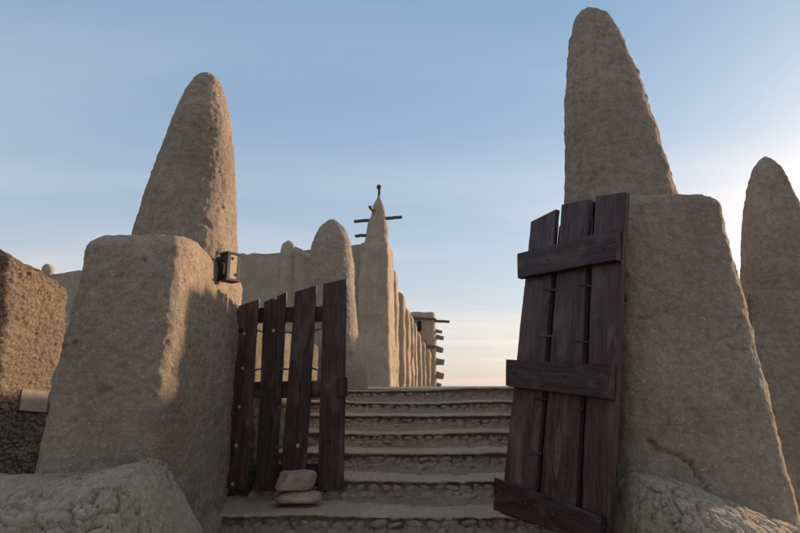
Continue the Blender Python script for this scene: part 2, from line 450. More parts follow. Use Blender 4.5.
stairs = empty('staircase', (0.15, D0, 0), 'worn mud and rubble stairs climbing between the two gate pillars', 'stairs')
stone_meshes = []
import bmesh
def stone_mesh(k, mat, sub=1, seed=0, boxy=3.0, detail=0.12):
    bm = bmesh.new(); bmesh.ops.create_icosphere(bm, subdivisions=sub, radius=1)
    p = np.array([v.co[:] for v in bm.verts])
    s = (np.abs(p) ** boxy).sum(1) ** (-1.0 / boxy)
    p = p * s[:, None] * (1 + detail * 2 * fbm(p + k * 3.7, 1.3, 2, seed)[:, None])
    f = [[v.index for v in fc.verts] for fc in bm.faces]; bm.free()
    me = bpy.data.meshes.new('stone'); me.from_pydata(p.tolist(), [], f); me.materials.append(mat)
    me.polygons.foreach_set('use_smooth', [True] * len(f)); me.update()
    return me
def rubble_mesh(k):
    """broken stone: hull of a few points, its edges knocked off"""
    r = random.Random(100 + k); bm = bmesh.new()
    for _ in range(13):
        v = Vector((r.gauss(0, 1), r.gauss(0, 1), r.gauss(0, 1))).normalized()
        q = sum(abs(c) ** 5 for c in v) ** (-0.2); bm.verts.new(v * q * r.uniform(0.85, 1.05))
    g = bmesh.ops.convex_hull(bm, input=bm.verts[:]); 
    bmesh.ops.delete(bm, geom=[e for e in g['geom_interior'] if isinstance(e, bmesh.types.BMVert)], context='VERTS')
    bmesh.ops.subdivide_edges(bm, edges=bm.edges[:], cuts=1, use_grid_fill=True, smooth=0.35)
    bmesh.ops.recalc_face_normals(bm, faces=bm.faces[:])
    me = bpy.data.meshes.new('stone'); bm.to_mesh(me); bm.free(); me.materials.append(M_STONE)
    me.polygons.foreach_set('use_smooth', [True] * len(me.polygons)); me.update()
    return me
for k in range(14): stone_meshes.append(rubble_mesh(k))

NX = 300
for k in range(-4, 7):
    y0 = D0 + k * TREAD; zt = k * RISE
    x0, x1 = (-1.14, 1.50) if k >= 1 else (-1.32, 1.45)
    if k > 2: x1 = 1.75
    if k > 4: x1 = 1.95
    xs = np.linspace(x0, x1, NX)
    # profile from the foot of the riser up, round the worn nosing and back along the tread
    prof = [(-0.30, -RISE - 0.03, 0)] + [(0.035 - 0.22 * (1 - t) ** 1.7, -RISE + t * (RISE - 0.030), 0) for t in np.linspace(0.0, 1, 40)]
    prof += [(0.030, -0.025, 1), (0.004, -0.022, 1), (-0.006, -0.013, 1), (-0.002, -0.005, 1), (0.010, -0.001, 1)] + [(0.02 + t * (TREAD + 0.03), 0.0, 1) for t in np.linspace(0, 1, 30)]
    prof = np.array(prof); npf = len(prof)
    v = np.zeros((npf, NX, 3))
    v[:, :, 0] = xs[None]; v[:, :, 1] = y0 + prof[:, 0][:, None]; v[:, :, 2] = zt + prof[:, 1][:, None]
    v = v.reshape(-1, 3)
    nose = 0.030 * noise(np.column_stack([v[:, 0] * 1.6, np.full(len(v), k * 5.3), np.zeros(len(v))]), 3) + 0.020 * noise(np.column_stack([v[:, 0] * 6, np.full(len(v), k * 5.3), np.zeros(len(v))]), 5) + 0.010 * noise(np.column_stack([v[:, 0] * 21, np.full(len(v), k * 2.3), np.zeros(len(v))]), 6)
    sag = 0.012 * noise(np.column_stack([v[:, 0] * 1.1, np.full(len(v), k * 3.3), np.zeros(len(v))]), 9) + 0.007 * noise(np.column_stack([v[:, 0] * 5, np.full(len(v), k * 3.3), np.zeros(len(v))]), 11)
    v[:, 1] += nose
    v[:, 2] += sag * sstep(zt - RISE * 0.8, zt - 0.03, v[:, 2])
    v[:, 2] -= (0.014 + 0.010 * math.sin(k * 2.7)) * np.clip(1 - ((v[:, 0] - 0.15 - 0.2 * math.sin(k * 1.9)) / 0.8) ** 2, 0, 1) * sstep(zt - RISE * 0.8, zt - 0.02, v[:, 2])
    if k == 6: v[:, 2] += 0.022 * (v[:, 0] + 0.4) * sstep(zt - RISE, zt, v[:, 2])
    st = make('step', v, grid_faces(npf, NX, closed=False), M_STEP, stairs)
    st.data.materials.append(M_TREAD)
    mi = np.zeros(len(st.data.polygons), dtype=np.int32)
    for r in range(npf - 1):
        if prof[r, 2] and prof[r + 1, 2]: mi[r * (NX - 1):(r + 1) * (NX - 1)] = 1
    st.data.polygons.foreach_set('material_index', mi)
    def rel(p, n, k=k):
        riser = sstep(-0.15, -0.45, n[:, 1]) * sstep(-0.02, -0.04, p[:, 2] - k * RISE)
        f1, f2, cid = worley(p * np.array([11, 9, 14]) + k * 3, 31)
        return 0.007 * fbm(p, 12, 3, 60) + 0.004 * fbm(p, 45, 2, 66) + riser * (0.034 * (0.42 - f1) - 0.014 * sstep(0.12, 0.0, f2 - f1))
    displace(st, rel)
    if k < 0: continue
    # rubble stones packed in the riser, the top course under the worn lip
    xa, xb = (-1.0, 1.05) if k < 2 else (-1.05, 1.35)
    for tz, yin, keep, ws in ((0.68, 0.020, 0.95, 1.0), (0.26, 0.020, 0.50 if k < 5 else 0.0, 0.85)):
        x = xa + random.uniform(0, 0.05)
        while x < xb:
            w = random.choice((0.030, 0.036, 0.042, 0.050, 0.062)) * ws * random.uniform(0.9, 1.15); hgt = random.uniform(0.024, 0.036)
            if random.random() < keep:
                o = bpy.data.objects.new('stone', random.choice(stone_meshes)); COL.objects.link(o); o.parent = st
                nn = 0.030 * noise(np.array([[(x + w) * 1.6, k * 5.3, 0]]), 3)[0]
                t2 = tz + random.uniform(-0.07, 0.07); yo = 0.035 - 0.22 * (1 - t2) ** 1.7
                o.location = (x + w - 0.15, k * TREAD + yo + nn + yin + random.uniform(-0.006, 0.012), zt - RISE + t2 * (RISE - 0.03) - 0.012)
                o.rotation_euler = (random.uniform(-.25, .25), random.uniform(-.3, .3), random.uniform(-.4, .4) + random.choice((0, math.pi)))
                o.scale = (w, 0.045, hgt)
            x += 2 * w * random.uniform(0.85, 1.15)

# ================================================================== GATE PILLARS
def line(a, b): return (np.array(a), np.array(b))
zs_block = lambda zt, n: np.linspace(GZ - 0.05, zt, n)

# --- left gate pillar
lp = empty('gate_pillar', (*P(150, 400, 3.4)[:2], GZ), 'brown mud pillar with leaning cone carrying the small metal lamp', 'pillar', 'mud gate pillars')
ztL = P(150, 247, 2.95)[2]
eL = [line(P(75, 250, 2.95), P(22, 475, 2.82)), line(P(187, 240, 2.95), P(158, 487, 2.82)),
      line(P(250, 262, 4.5), P(233, 495, 4.4)), line(P(165, 250, 4.55), P(120, 475, 4.5))]
b = quad_loft(eL, zs_block(ztL, 230), 420, 7.5, 0.12, 'base_block', M_MUD, lp, 14)
displace(b, mud_relief(1.0, 11, (), 0.7))
c = cone_loft([(73.5, 205, 210), (76.5, 199.5, 216), (81, 194, 220.5), (87, 189.5, 224), (97, 183.5, 227.5), (115.6, 175, 231), (139, 165.5, 233.5), (167, 154, 235.5), (198, 143.4, 236.5), (230, 133, 236.5), (255, 128, 238), (300, 138, 226), (340, 150, 212)], 3.85, 260, 260, 'cone', M_MUD, lp, 0.9, 2.3)
displace(c, mud_relief(0.85, 21, (), 0.3))

# --- right gate pillar
rp = empty('gate_pillar', (*P(690, 400, 3.4)[:2], GZ), 'tall grey-brown mud pillar with highest cone behind the propped plank gate', 'pillar', 'mud gate pillars')
ztR = P(690, 200, 2.95)[2]
eR = [line(P(616, 200, 2.98), P(622, 515, 2.80)), line(P(726, 205, 2.95), P(807, 515, 2.72)),
      line(P(690, 205, 4.5), P(740, 515, 4.5)), line(P(552, 212, 4.5), P(535, 390, 4.5))]
def fp(px, py, Y=2.85):
    q = P(px, py, Y); return (q[0], q[2])
crk = [([fp(648, 440), fp(657, 450), fp(672, 453), fp(686, 462), fp(690, 475)], 0.007, 0.030),
       ([fp(668, 385), fp(665, 410), fp(668, 430)], 0.005, 0.014), ([fp(672, 360), fp(678, 385), fp(684, 410)], 0.004, 0.010),
       ([fp(720, 340), fp(735, 336), fp(742, 325)], 0.005, 0.016), ([fp(728, 345), fp(748, 352)], 0.005, 0.014),
       ([fp(625, 315), fp(648, 318), fp(660, 310)], 0.005, 0.014), ([fp(686, 462), fp(700, 490)], 0.005, 0.018)]
b = quad_loft(eR, zs_block(ztR - 0.03, 250), 430, 9, 0.11, 'base_block', M_MUD, rp, 14)
displace(b, mud_relief(0.9, 31, crk, 0.6))
c = cone_loft([(9.5, 586, 590), (12.5, 579.5, 596), (18.5, 574, 606), (27, 570.5, 614), (38, 568.5, 621.5), (56, 566, 629), (75, 564.8, 636), (95, 564, 644), (117, 564, 651), (145, 564, 660.5), (173, 564, 669), (187, 564, 674), (215, 563, 682)], 3.42, 260, 260, 'cone', M_MUD, rp, 0.95, 2.3)
displace(c, mud_relief(0.8, 41, (), 0.3))
tw = bar('peg', P(589, 14, 3.42), P(590, 8, 3.42), 0.02, 0.02, M_BEAM, rp, 0.7, 0.002, 3)

# --- pillar farther right along the enclosure wall
fpil = empty('gate_pillar', (*P(775, 400, 4.6)[:2], GZ), 'partly cut off mud pillar with rounded cone at the right edge', 'pillar', 'mud gate pillars')
zt2 = P(780, 297, 4.2)[2]
e2 = [line(P(744, 300, 4.2), P(735, 500, 4.1)), line(P(850, 300, 4.2), P(880, 500, 4.1)), line(P(842, 300, 5.2), P(850, 500, 5.2)), line(P(752, 300, 5.2), P(745, 500, 5.2))]
b = quad_loft(e2, zs_block(zt2, 120), 240, 9, 0.06, 'base_block', M_MUD, fpil)
displace(b, mud_relief(0.9, 51))
c = cone_loft([(157, 764, 766), (161, 757, 775), (170, 751, 783), (185, 746.5, 791), (210, 742.5, 801), (240, 741, 809), (270, 740.5, 816), (300, 739, 824), (315, 738, 828)], 4.65, 200, 160, 'cone', M_MUD, fpil, 1.0, 2.3)
displace(c, mud_relief(0.85, 61, (), 0.35))

# --- pillar at the head of the stairs, seen over the left gate leaf
sp_ = empty('stair_pillar', (*P(333, 400, 8.1)[:2], TOPZ), 'bullet shaped mud pillar at the head of the stairs behind plank gate', 'pillar')
c = cone_loft([(219.5, 330, 334), (223, 325, 340), (230, 319, 345.5), (245, 312, 351), (265, 309, 353.5), (300, 307, 355.5), (330, 305, 358), (345, 303, 361), (365, 302, 365.5), (388, 300, 367.5), (402, 299, 368)], 8.1, 220, 200, 'shaft', M_MUD2, sp_, 0.9, 2.6)
displace(c, mud_relief(0.9, 71))

# --- side walls of the stairs, the right one added for its shade
swl = empty('stair_wall', (-1.35, 5.4, GZ), 'low sunlit mud wall along the stairs seen through the plank gate', 'wall')
ew = [line((-1.58, 4.5, 1.4), (-1.62, 4.5, 0)), line((-1.19, 4.5, 1.4), (-1.14, 4.5, 0)), line((-1.14, 7.7, 1.4), (-1.09, 7.7, 0)), line((-1.55, 7.7, 1.4), (-1.60, 7.7, 0))]
b = quad_loft(ew, zs_block(1.33, 100), 420, 12, 0.07, 'wall_body', M_ROUGH, swl)
displace(b, mud_relief(1.6, 81))
swr = empty('stair_wall', (1.95, 7.0, GZ), 'stepped mud wall mostly hidden behind the right pillar, shaped to throw shade', 'wall')
ew = [line((1.42, 4.42, 1.4), (1.40, 4.42, 0)), line((1.82, 4.42, 1.4), (1.87, 4.42, 0)), line((3.45, 12.6, 1.4), (3.5, 12.6, 0)), line((3.05, 12.6, 1.4), (3.03, 12.6, 0))]
b = quad_loft(ew, zs_block(1.35, 70), 700, 14, 0.07, 'wall_body', M_MUD, swr)
def swr_rel(p, n):
    out = n * mud_relief(1.4, 91)(p, n)[:, None]
    out[:, 2] += sstep(0.3, 1.3, p[:, 2]) * interp(p[:, 1], [(4.3, 0.0), (5.16, -0.02), (5.24, 0.70), (6.05, 0.66), (6.25, 0.02), (9.8, 0.0), (10.3, 0.9), (12.7, 1.05)])  # heights stepped so shade and a strip of sun fall on the left side
    return out
displace(b, swr_rel)

# --- weathered brick wall at far left
rw = empty('mud_wall', (-4.85, 5.6, GZ), 'weathered lumpy mud wall at the left edge, orange in the sun', 'wall')
XW = P(74, 284, 7.35)[0]
ew = [line((XW - 0.5, 2.2, 2), (XW - 0.5, 2.2, 0)), line((XW, 2.2, 2), (XW + 0.03, 2.2, 0)), line((XW, 7.35, 2), (XW + 0.03, 7.40, 0)), line((XW - 0.5, 7.35, 2), (XW - 0.5, 7.40, 0))]
b = quad_loft(ew, zs_block(2.22, 230), 900, 14, 0.08, 'wall_body', M_ROUGH, rw)
def rough_rel(p, n):
    f1, f2, cid = worley(p * np.array([11, 13, 15.0]) + 0.3 * np.column_stack([noise(p * 5, 1), noise(p * 5, 2), noise(p * 5, 3)]), 5)
    g1, g2, cid2 = worley(p * np.array([20, 22, 26.0]), 8)
    d = 0.045 * fbm(p, 1.8, 3, 9) + 0.030 * (0.45 - f1) + 0.014 * (0.5 - g1) - 0.022 * sstep(0.10, 0.0, f2 - f1) - 0.012 * sstep(0.10, 0.0, g2 - g1) + 0.020 * (cid - 0.5) + 0.012 * (cid2 - 0.5) + 0.006 * fbm(p, 40, 2, 4)
    zc = (p[:, 2] + 0.03 * fbm(p, 2.5, 2, 33)) / 0.105; row = np.floor(zc); fz = np.abs(zc - row - 0.5) * 2
    yc = (p[:, 1] + 0.02 * fbm(p, 5, 2, 35)) / 0.21 + 0.5 * (row % 2); fy = np.abs(yc - np.floor(yc) - 0.5) * 2
    worn = sstep(-0.5, 0.3, fbm(p, 1.3, 2, 44))
    d -= 0.018 * worn * np.maximum(sstep(0.72, 1.0, fz), sstep(0.86, 1.0, fy))
    out = n * d[:, None]
    out[:, 2] += sstep(1.2, 2.2, p[:, 2]) * (interp(p[:, 1], [(2, 0.25), (5.6, 0.10), (5.9, 0.06), (6.4, -0.02), (6.9, -0.06), (7.2, -0.10), (7.5, -0.16)]) + 0.05 * fbm(p * np.array([1, 1, 0]), 3.0, 3, 15))
    return out
displace(b, rough_rel)

# the plaque on that wall
def solve_on_wall(px, py, X):
    a = (px - 400.0) / 533.3; b_ = (266.5 - py) / 533.3
    d = np.array([a, CP - b_ * SP, SP + b_ * CP]); return np.array([0, 0, EYE]) + d * (X / d[0])
def board(name, c4, nrm, thick, mat, parent, nu=8, nv=40, rough=0.003, seed=0, chip=0.0):
    """a plank: c4 = TL, TR, BR, BL of the front face; rough edges, own thickness, uv in metres along the grain"""
    TL, TR, BR, BL = [np.array(c, float) for c in c4]; nrm = np.array(nrm, float) / np.linalg.norm(nrm)
    W = np.linalg.norm(TR - TL); H = np.linalg.norm(BL - TL)
    horiz = W > H
    n = nu * 4
    us = np.linspace(0, 1, nu + 1); vs = np.linspace(0, 1, nv + 1)
    ring = [(u, 0) for u in us[:-1]] + [(1, w) for w in (0, .08, .5, .92)] + [(u, 1) for u in us[::-1][:-1]] + [(0, w) for w in (1, .92, .5, .08)]
    ring = [(u, w) for u, w in ring]
    m = len(ring); V, UV = [], []
    for vi, t in enumerate(vs):
        for (u, w) in ring:
            p = (TL * (1 - u) + TR * u) * (1 - t) + (BL * (1 - u) + BR * u) * t - nrm * thick * w
            edge = 1.0 if u in (0, 1) else 0.0
            bev = 0.0035
            if u in (0, 1) and w in (0, 1):
                p = p + (TR - TL) / W * bev * (1 if u == 0 else -1)
            V.append(p)
            UV.append((t * H, u * W + w * 0.3) if horiz else (u * W + w * 0.3, t * H))
    if horiz: UV = [(b_, a_) for a_, b_ in [(q[1], q[0]) for q in UV]]; UV = [(q[0], q[1]) for q in UV]
    V = np.array(V)
    dU = (TR - TL) / W
    q = V * np.array([1, 1, 1]) + seed * 1.7
    s = rough * (fbm(q, 2.5, 2, seed) * 0.9 + 0.35 * fbm(q, 30, 2, seed + 2))
    V = V + dU[None] * s[:, None] + nrm[None] * (rough * 0.5 * fbm(q, 7, 2, seed + 5))[:, None]
    f = grid_faces(nv + 1, m); f = [tuple(reversed(x)) for x in f]
    f.append(tuple(range(m))); f.append(tuple(reversed(range(nv * m, nv * m + m))))
    # flip if the front does not face nrm
    a, b_, c_ = V[f[0][0]], V[f[0][1]], V[f[0][2]]
    if np.dot(np.cross(b_ - a, c_ - b_), nrm) < 0: f = [tuple(reversed(x)) for x in f]
    o = make(name, V, f, mat, parent, smooth=False, uv=UV)
    return o
XP = XW + 0.035
pq = [solve_on_wall(x, y, XP) for x, y in ((22, 388), (50, 391), (46, 412), (19, 410))]
pl = empty('wall_plaque', (XP, pq[0][1], pq[3][2]), 'small pale plaque fixed low on the weathered left wall', 'plaque')
board('plate', pq, (1, 0, 0), 0.06, M_PLAQUE, pl, 6, 10, 0.004, 3)
fr = np.array(pq)
for a, b_ in ((0, 1), (1, 2), (2, 3), (3, 0)):
    bar('rim', fr[a] + np.array([0.004, 0, 0]), fr[b_] + np.array([0.004, 0, 0]), 0.009, 0.009, M_STEP, pl, 1, 0.001, 3)

# ================================================================== MUD BANKS at the pillars' feet
def bank(name, x0, x1, top, Yf, Yb, label, seed, nx=420, ny=200, end=0.3):
    """rounded ledge of cracked mud: a height field that drops to the ground in front and behind, closed below"""
    xs = np.linspace(x0, x1, nx); t = np.linspace(0, 1, ny)
    X, T = np.meshgrid(xs, t); x = X.ravel(); tt = T.ravel()
    ang = math.pi * (tt - 0.0)
    yc, hw = (Yf + Yb) / 2, (Yb - Yf) / 2
    endk = np.clip(np.minimum((x - x0) / 0.12, (x1 - x) / end), 0, 1); endk = np.sin(np.sqrt(endk) * math.pi / 2)
    h = (interp(x, top) - GZ) * (0.02 + 0.98 * endk); hw = hw * (0.3 + 0.7 * endk)
    e = 0.62
    cy = -np.sign(np.cos(ang)) * np.abs(np.cos(ang)) ** e; sz = np.abs(np.sin(ang)) ** e
    v = np.column_stack([x, yc + (cy + 0.45 * (1 - cy * cy)) * hw, GZ - 0.04 + (h + 0.04) * sz])
    o = make(name, v, [tuple(reversed(q)) for q in grid_faces(ny, nx, closed=False)], M_BANK)
    me = o.data
    if np.mean([p.normal.z for p in me.polygons]) < 0: me.flip_normals()
    def rel(p, n):
        w = np.column_stack([noise(p * 6, 1), noise(p * 6, 2), noise(p * 6, 3)]) * 0.35
        f1, f2, cid = worley(p * np.array([5.5, 12, 15]) + w, seed)
        g1, g2, gid = worley(p * np.array([17, 22, 24]) + w, seed + 3)
        patch = sstep(-0.25, 0.25, fbm(p, 2.2, 2, seed + 9))
        return 0.022 * fbm(p, 1.6, 2, seed) + (0.3 + 0.7 * patch) * (0.012 * (cid - 0.5) - 0.028 * sstep(0.09, 0.0, f2 - f1)) + 0.005 * (gid - 0.5) - 0.012 * patch * sstep(0.10, 0, g2 - g1) + 0.006 * fbm(p, 14, 4, seed + 4, 0.6)
    displace(o, rel)
    return tag(o, label, 'mud bank', 'mud banks at the pillar feet')
bx = lambda px, Y: P(px, 480, Y)[0]
zy = lambda py, Y: P(400, py, Y)[2]
Yb_ = 2.45
bank('mud_bank', -3.4, -0.78, [(-3.4, zy(486, Yb_)), (bx(0, Yb_), zy(486, Yb_)), (bx(50, Yb_), zy(481, Yb_)), (bx(85, Yb_), zy(475, Yb_)), (bx(108, Yb_), zy(468, Yb_)), (bx(122, Yb_), zy(472, Yb_)),
     (bx(136, Yb_), zy(490, Yb_)), (bx(150, Yb_), zy(515, Yb_)), (bx(168, Yb_), zy(548, Yb_)), (bx(190, Yb_), zy(590, Yb_)), (-0.78, -0.55)], 1.95, 3.0, 'cracked dry mud ledge at the foot of left pillar', 5)
bank('mud_bank', 1.04, 2.6, [(1.04, zy(500, 2.5)), (bx(618, 2.5), zy(488, 2.5)), (bx(650, 2.5), zy(484, 2.5)), (bx(690, 2.5), zy(487, 2.5)), (bx(740, 2.5), zy(505, 2.5)), (bx(800, 2.5), zy(528, 2.5)), (2.6, -0.2)], 2.0, 3.0,
     'cracked dry mud ledge at the foot of right pillar', 9)
# sloping mud skirt between the left pillar and the stairs
sk = empty('mud_skirt', (-1.25, 3.3, GZ), 'crumbled mud skirt between left pillar and the lowest visible step', 'mud bank')
es = [line(P(130, 505, 2.8), P(120, 560, 2.7)), line(P(203, 520, 3.2), P(208, 570, 3.1)), line(P(228, 500, 4.15), P(234, 530, 4.15)), line(P(170, 490, 4.2), P(160, 530, 4.2))]
b = quad_loft(es, np.linspace(GZ, -0.03, 60), 260, 5, 0.07, 'skirt_body', M_STEP, sk)
displace(b, mud_relief(1.5, 101))

# ================================================================== LEFT GATE LEAF (frontal, slats in front of rails)
YG = 4.22
gl = empty('gate_leaf', (*P(285, 490, YG)[:2], P(285, 490, YG)[2]), 'closed dark plank gate leaf of four slats beside the left pillar', 'gate', 'plank gate leaves')
slats = [((238, 306), (259, 299), (247, 490), (224, 488)), ((264, 302), (287, 292), (276, 491), (255, 491)),
         ((294.5, 292), (317, 285), (305, 490.5), (280, 490.5)), ((323.5, 284), (347, 278.5), (343.5, 490), (317, 490))]
NF = (0.03, -1, 0.02)
lsl = []
for i, s in enumerate(slats):
    yy = YG - 0.01 * i + (0.012 if i % 2 else 0)
    lsl.append(board('slat', [P(x, y, yy) for x, y in s], NF, 0.032, M_WOOD, gl, 8, 60, 0.006, 20 + i))
for i, (y0, y1, xa, xb) in enumerate(((307, 322, 240, 341), (381, 398, 236, 347), (464, 480, 230, 342))):
    board('rail', [P(xa, y0 + 1, YG + .052), P(xb, y0 - 1, YG + .022), P(xb, y1 - 1, YG + .022), P(xa, y1 + 1, YG + .052)], NF, 0.035, M_WOOD, gl, 20, 8, 0.004, 40 + i)
board('rail_end', [P(338, 378, YG - .06), P(347.5, 377, YG - .06), P(347.5, 396, YG - .06), P(338, 397, YG - .06)], NF, 0.05, M_WOOD, gl, 6, 8, 0.003, 46)
def disc(name, c, n, r, h, mat, parent, dome=True):
    n = np.array(n, float) / np.linalg.norm(n); a = np.cross(n, [0, 0, 1.0]); a /= np.linalg.norm(a); b_ = np.cross(n, a)
    k = 14; V = []
    for rr, hh in ((1, 0), (1, .5), (.75, .85), (.35, 1.0)):
        for j in range(k):
            t = 2 * math.pi * j / k; V.append(np.array(c) + (a * math.cos(t) + b_ * math.sin(t)) * r * rr + n * h * hh)
    f = grid_faces(4, k); f.append(tuple(3 * k + j for j in range(k)))
    o = make(name, V, f, mat, parent)
    if o.data.polygons[-1].normal.dot(Vector(n)) < 0: o.data.flip_normals()
    return o
for i, (x, y) in enumerate(((244, 334), (242.5, 368.5), (239, 407), (236, 445.5), (232.5, 484), (275.5, 298.5), (273.5, 331), (298, 445.5))):
    sl_i = lsl[0] if i < 5 else lsl[1] if i < 7 else lsl[2]
    disc('bolt', P(x, y, YG - 0.014), NF, random.uniform(0.012, 0.016) if i != 7 else 0.018, 0.008, M_BOLT, sl_i)
for j, y in enumerate((331, 369, 407, 445)):
    for x0, x1 in ((253, 263), (281, 292), (310, 321)):
        sh = -(y - 331) * 0.045
        bar('peg', P(x0 + sh, y + random.uniform(-2, 2), YG + .004), P(x1 + sh, y + random.uniform(-2, 2), YG + .004), 0.018, 0.018, M_BEAM, gl, 0.6, 0.002, 3)
# old staple mark on the fourth slat
ang = np.linspace(0, math.pi, 9); cpt = P(330, 443, YG - 0.05)
for a0, a1 in zip(ang[:-1], ang[1:]):
    pass
def arc(name, c, r, rad, mat, parent, a0, a1, seg=12, plane=((1, 0, 0), (0, 0, 1))):
    u, w = np.array(plane[0], float), np.array(plane[1], float); nrm = np.cross(u, w); k = 6; V = []
    for i in range(seg + 1):
        t = a0 + (a1 - a0) * i / seg; d = u * math.cos(t) + w * math.sin(t)
        for j in range(k):
            s = 2 * math.pi * j / k; V.append(np.array(c) + d * (r + rad * math.cos(s)) + nrm * rad * math.sin(s))
    f = grid_faces(seg + 1, k); f += [tuple(range(k)), tuple(reversed(range(seg * k, seg * k + k)))]
    return make(name, V, f, mat, parent)
arc('staple', cpt, 0.026, 0.005, M_IRON, lsl[3], 0.15, math.pi - 0.15)
for y in (330, 452):
    a = P(243 - (y - 330) * .07, y, YG - 0.02)
    bar('hinge_strap', a, a + np.array([-0.20, 0.10, 0.0]), 0.012, 0.035, M_IRON, gl, 1, 0.001, 3)

# ================================================================== RIGHT GATE LEAF (swung open, battens in front of planks)
gTL, gTR, gBR, gBL = P(531, 215, 3.45), P(627, 193, 2.74), P(609, 548, 2.64), P(499, 518, 3.32)
def gq(a, t):  # a: 0 far left .. 1 near right, t: 0 top .. 1 bottom
    return (gTL * (1 - a) + gTR * a) * (1 - t) + (gBL * (1 - a) + gBR * a) * t
gn = np.cross(gBL - gTL, gTR - gTL); gn /= np.linalg.norm(gn)
if gn[1] > 0: gn = -gn
def proj(p):
    d = np.array(p) - np.array([0, 0, EYE]); ax = d[1] * CP + d[2] * SP; up = -d[1] * SP + d[2] * CP
    return 400 + d[0] / ax * 533.3, 266.5 - up / ax * 533.3
def inv(px, py):
    a, t = 0.5, 0.5
    for _ in range(30):
        x, y = proj(gq(a, t)); xa, ya = proj(gq(a + 1e-3, t)); xt, yt = proj(gq(a, t + 1e-3))
        J = np.array([[xa - x, xt - x], [ya - y, yt - y]]) / 1e-3
        s = np.linalg.solve(J, [px - x, py - y]); a += s[0]; t += s[1]
    return a, t
def gp(px, py, off=0.0): return gq(*inv(px, py)) + gn * off
gr = empty('gate_leaf', tuple((gBL + gBR) / 2), 'open dark plank gate leaf with three battens leaning on right pillar', 'gate', 'plank gate leaves')
rsl = []
for i, s in enumerate((((531, 222), (556, 209), (532, 524), (500, 513)), ((562, 205), (590, 199.5), (574, 536), (538, 527)), ((596, 197), (626.5, 192.5), (609.5, 548), (581, 539)))):
    rsl.append(board('plank', [gp(x, y, 0.004 * i) for x, y in s], gn, 0.034, M_WOOD, gr, 8, 70, 0.006, 60 + i))
for i, s in enumerate((((523, 256), (623, 232), (622.5, 262), (523.5, 280)), ((512.5, 361), (618, 367), (617, 400.5), (512, 387)), ((501, 478), (608.5, 517), (607, 546), (500, 510)))):
    bt = board('batten', [gp(x, y, 0.052) for x, y in s], gn, 0.040, M_WOOD, gr, 24, 10, 0.004, 70 + i)
    for fx in (0.09, 0.36, 0.62, 0.9):
        c4 = [gp(x, y, 0.053) for x, y in s]; q = ((c4[0] * (1 - fx) + c4[1] * fx) + (c4[3] * (1 - fx) + c4[2] * fx)) / 2
        if random.random() < 0.8: disc('nail_head', q + np.array([0, 0, random.uniform(-.015, .015)]), gn, 0.009, 0.005, M_IRON, bt)
# hinge stile behind the near edge and cleats behind the gaps
for x, y in ((549, 289), (545, 335), (538, 398), (533, 453), (583, 285), (579, 341), (574, 408), (569, 470)):
    bar('peg', gp(x - 4, y, -0.002), gp(x + 9, y + 1, -0.002), 0.022, 0.020, M_WOOD, gr, 0.6, 0.002, 3)
for c4 in (((552, 224), (566, 218), (544, 526), (524, 521)), ((586, 214), (600, 211), (587, 538), (568, 533))):  # boards added behind the gaps to keep them dark
    board('backing_strip', [gp(x, y, -0.055) for x, y in c4], gn, 0.02, M_WOOD, gr, 6, 60, 0.003, 90 + int(c4[0][0]))
# old knot gouge with paler wood in the middle plank
gv = [gp(558, 451, 0.0065)]; NG = 40
for j in range(NG):
    t = 2 * math.pi * j / NG; rr = 1 + 0.35 * noise(np.array([[math.cos(t) * 2.2, math.sin(t) * 2.2, 4.0]]), 7)[0]
    gv.append(gp(558 + 3.6 * math.cos(t) * rr + 3.0 * -math.sin(t) * -0.6, 451 - 27 * math.sin(t) * rr, 0.0045))
gf = [(0, 1 + j, 1 + (j + 1) % NG) for j in range(NG)]
go_ = make('knot_scar', gv, gf, M_SCAR, rsl[1], smooth=True)
if go_.data.polygons[0].normal.dot(Vector(gn)) < 0: go_.data.flip_normals()
for y in (294, 472):
    a = gp(620 - (y - 294) * .05, y, -0.05)
    bar('hinge_strap', a, a + np.array([0.02, 0.26, 0.0]), 0.012, 0.04, M_IRON, gr, 1, 0.001, 3)
# mud socket at the hinge foot
# ================================================================== LOOSE STONES in front of the left leaf
def rock(name, px0, px1, py0, py1, Y, dep, label, seed, pts, boxy):
    a, b_ = P(px0, py1, Y), P(px1, py0, Y)
    o = bpy.data.objects.new(name, stone_mesh(seed, M_ROCK, 4, seed, boxy, 0.05)); COL.objects.link(o)
    me = o.data; p = np.array([v.co[:] for v in me.vertices])
    w, h = (b_[0] - a[0]) / 2, (b_[2] - a[2]) / 2
    p = p / np.abs(p).max(0)
    for (nx_, ny_, nz_, d) in pts:   # flat broken faces
        nv = np.array([nx_, ny_, nz_]); nv = nv / np.linalg.norm(nv); k = p @ nv - d; p = p - np.outer(np.maximum(k, 0), nv)
    rr = random.Random(seed * 7)
    for _ in range(9 if boxy > 4 else 5):   # chips knocked off the corners
        nv = np.array([rr.uniform(-1, 1), rr.uniform(-1, 0.3), rr.uniform(-1, 1)]); nv = nv / np.linalg.norm(nv); sup = (p @ nv).max(); k = p @ nv - sup * rr.uniform(0.74, 0.9); p = p - np.outer(np.maximum(k, 0), nv)
    p = p / np.abs(p).max(0)
    p = p + 0.02 * np.column_stack([fbm(p, 2.5, 3, seed), fbm(p, 2.5, 3, seed + 5), fbm(p, 2.5, 3, seed + 9)])
    p = p * np.array([w, dep, h])
    me.vertices.foreach_set('co', p.ravel()); me.update()
    o.location = ((a[0] + b_[0]) / 2, Y, (a[2] + b_[2]) / 2)
    return tag(o, label, 'stone', 'loose stones wedging the gate')
rock('loose_stone', 273.5, 322, 490, 504.5, 4.06, 0.11, 'flat rounded stone lying under the angular one by plank gate', 3, [(0, 0, 1, 0.86), (1, -0.5, -1, 1.1)], 2.6)
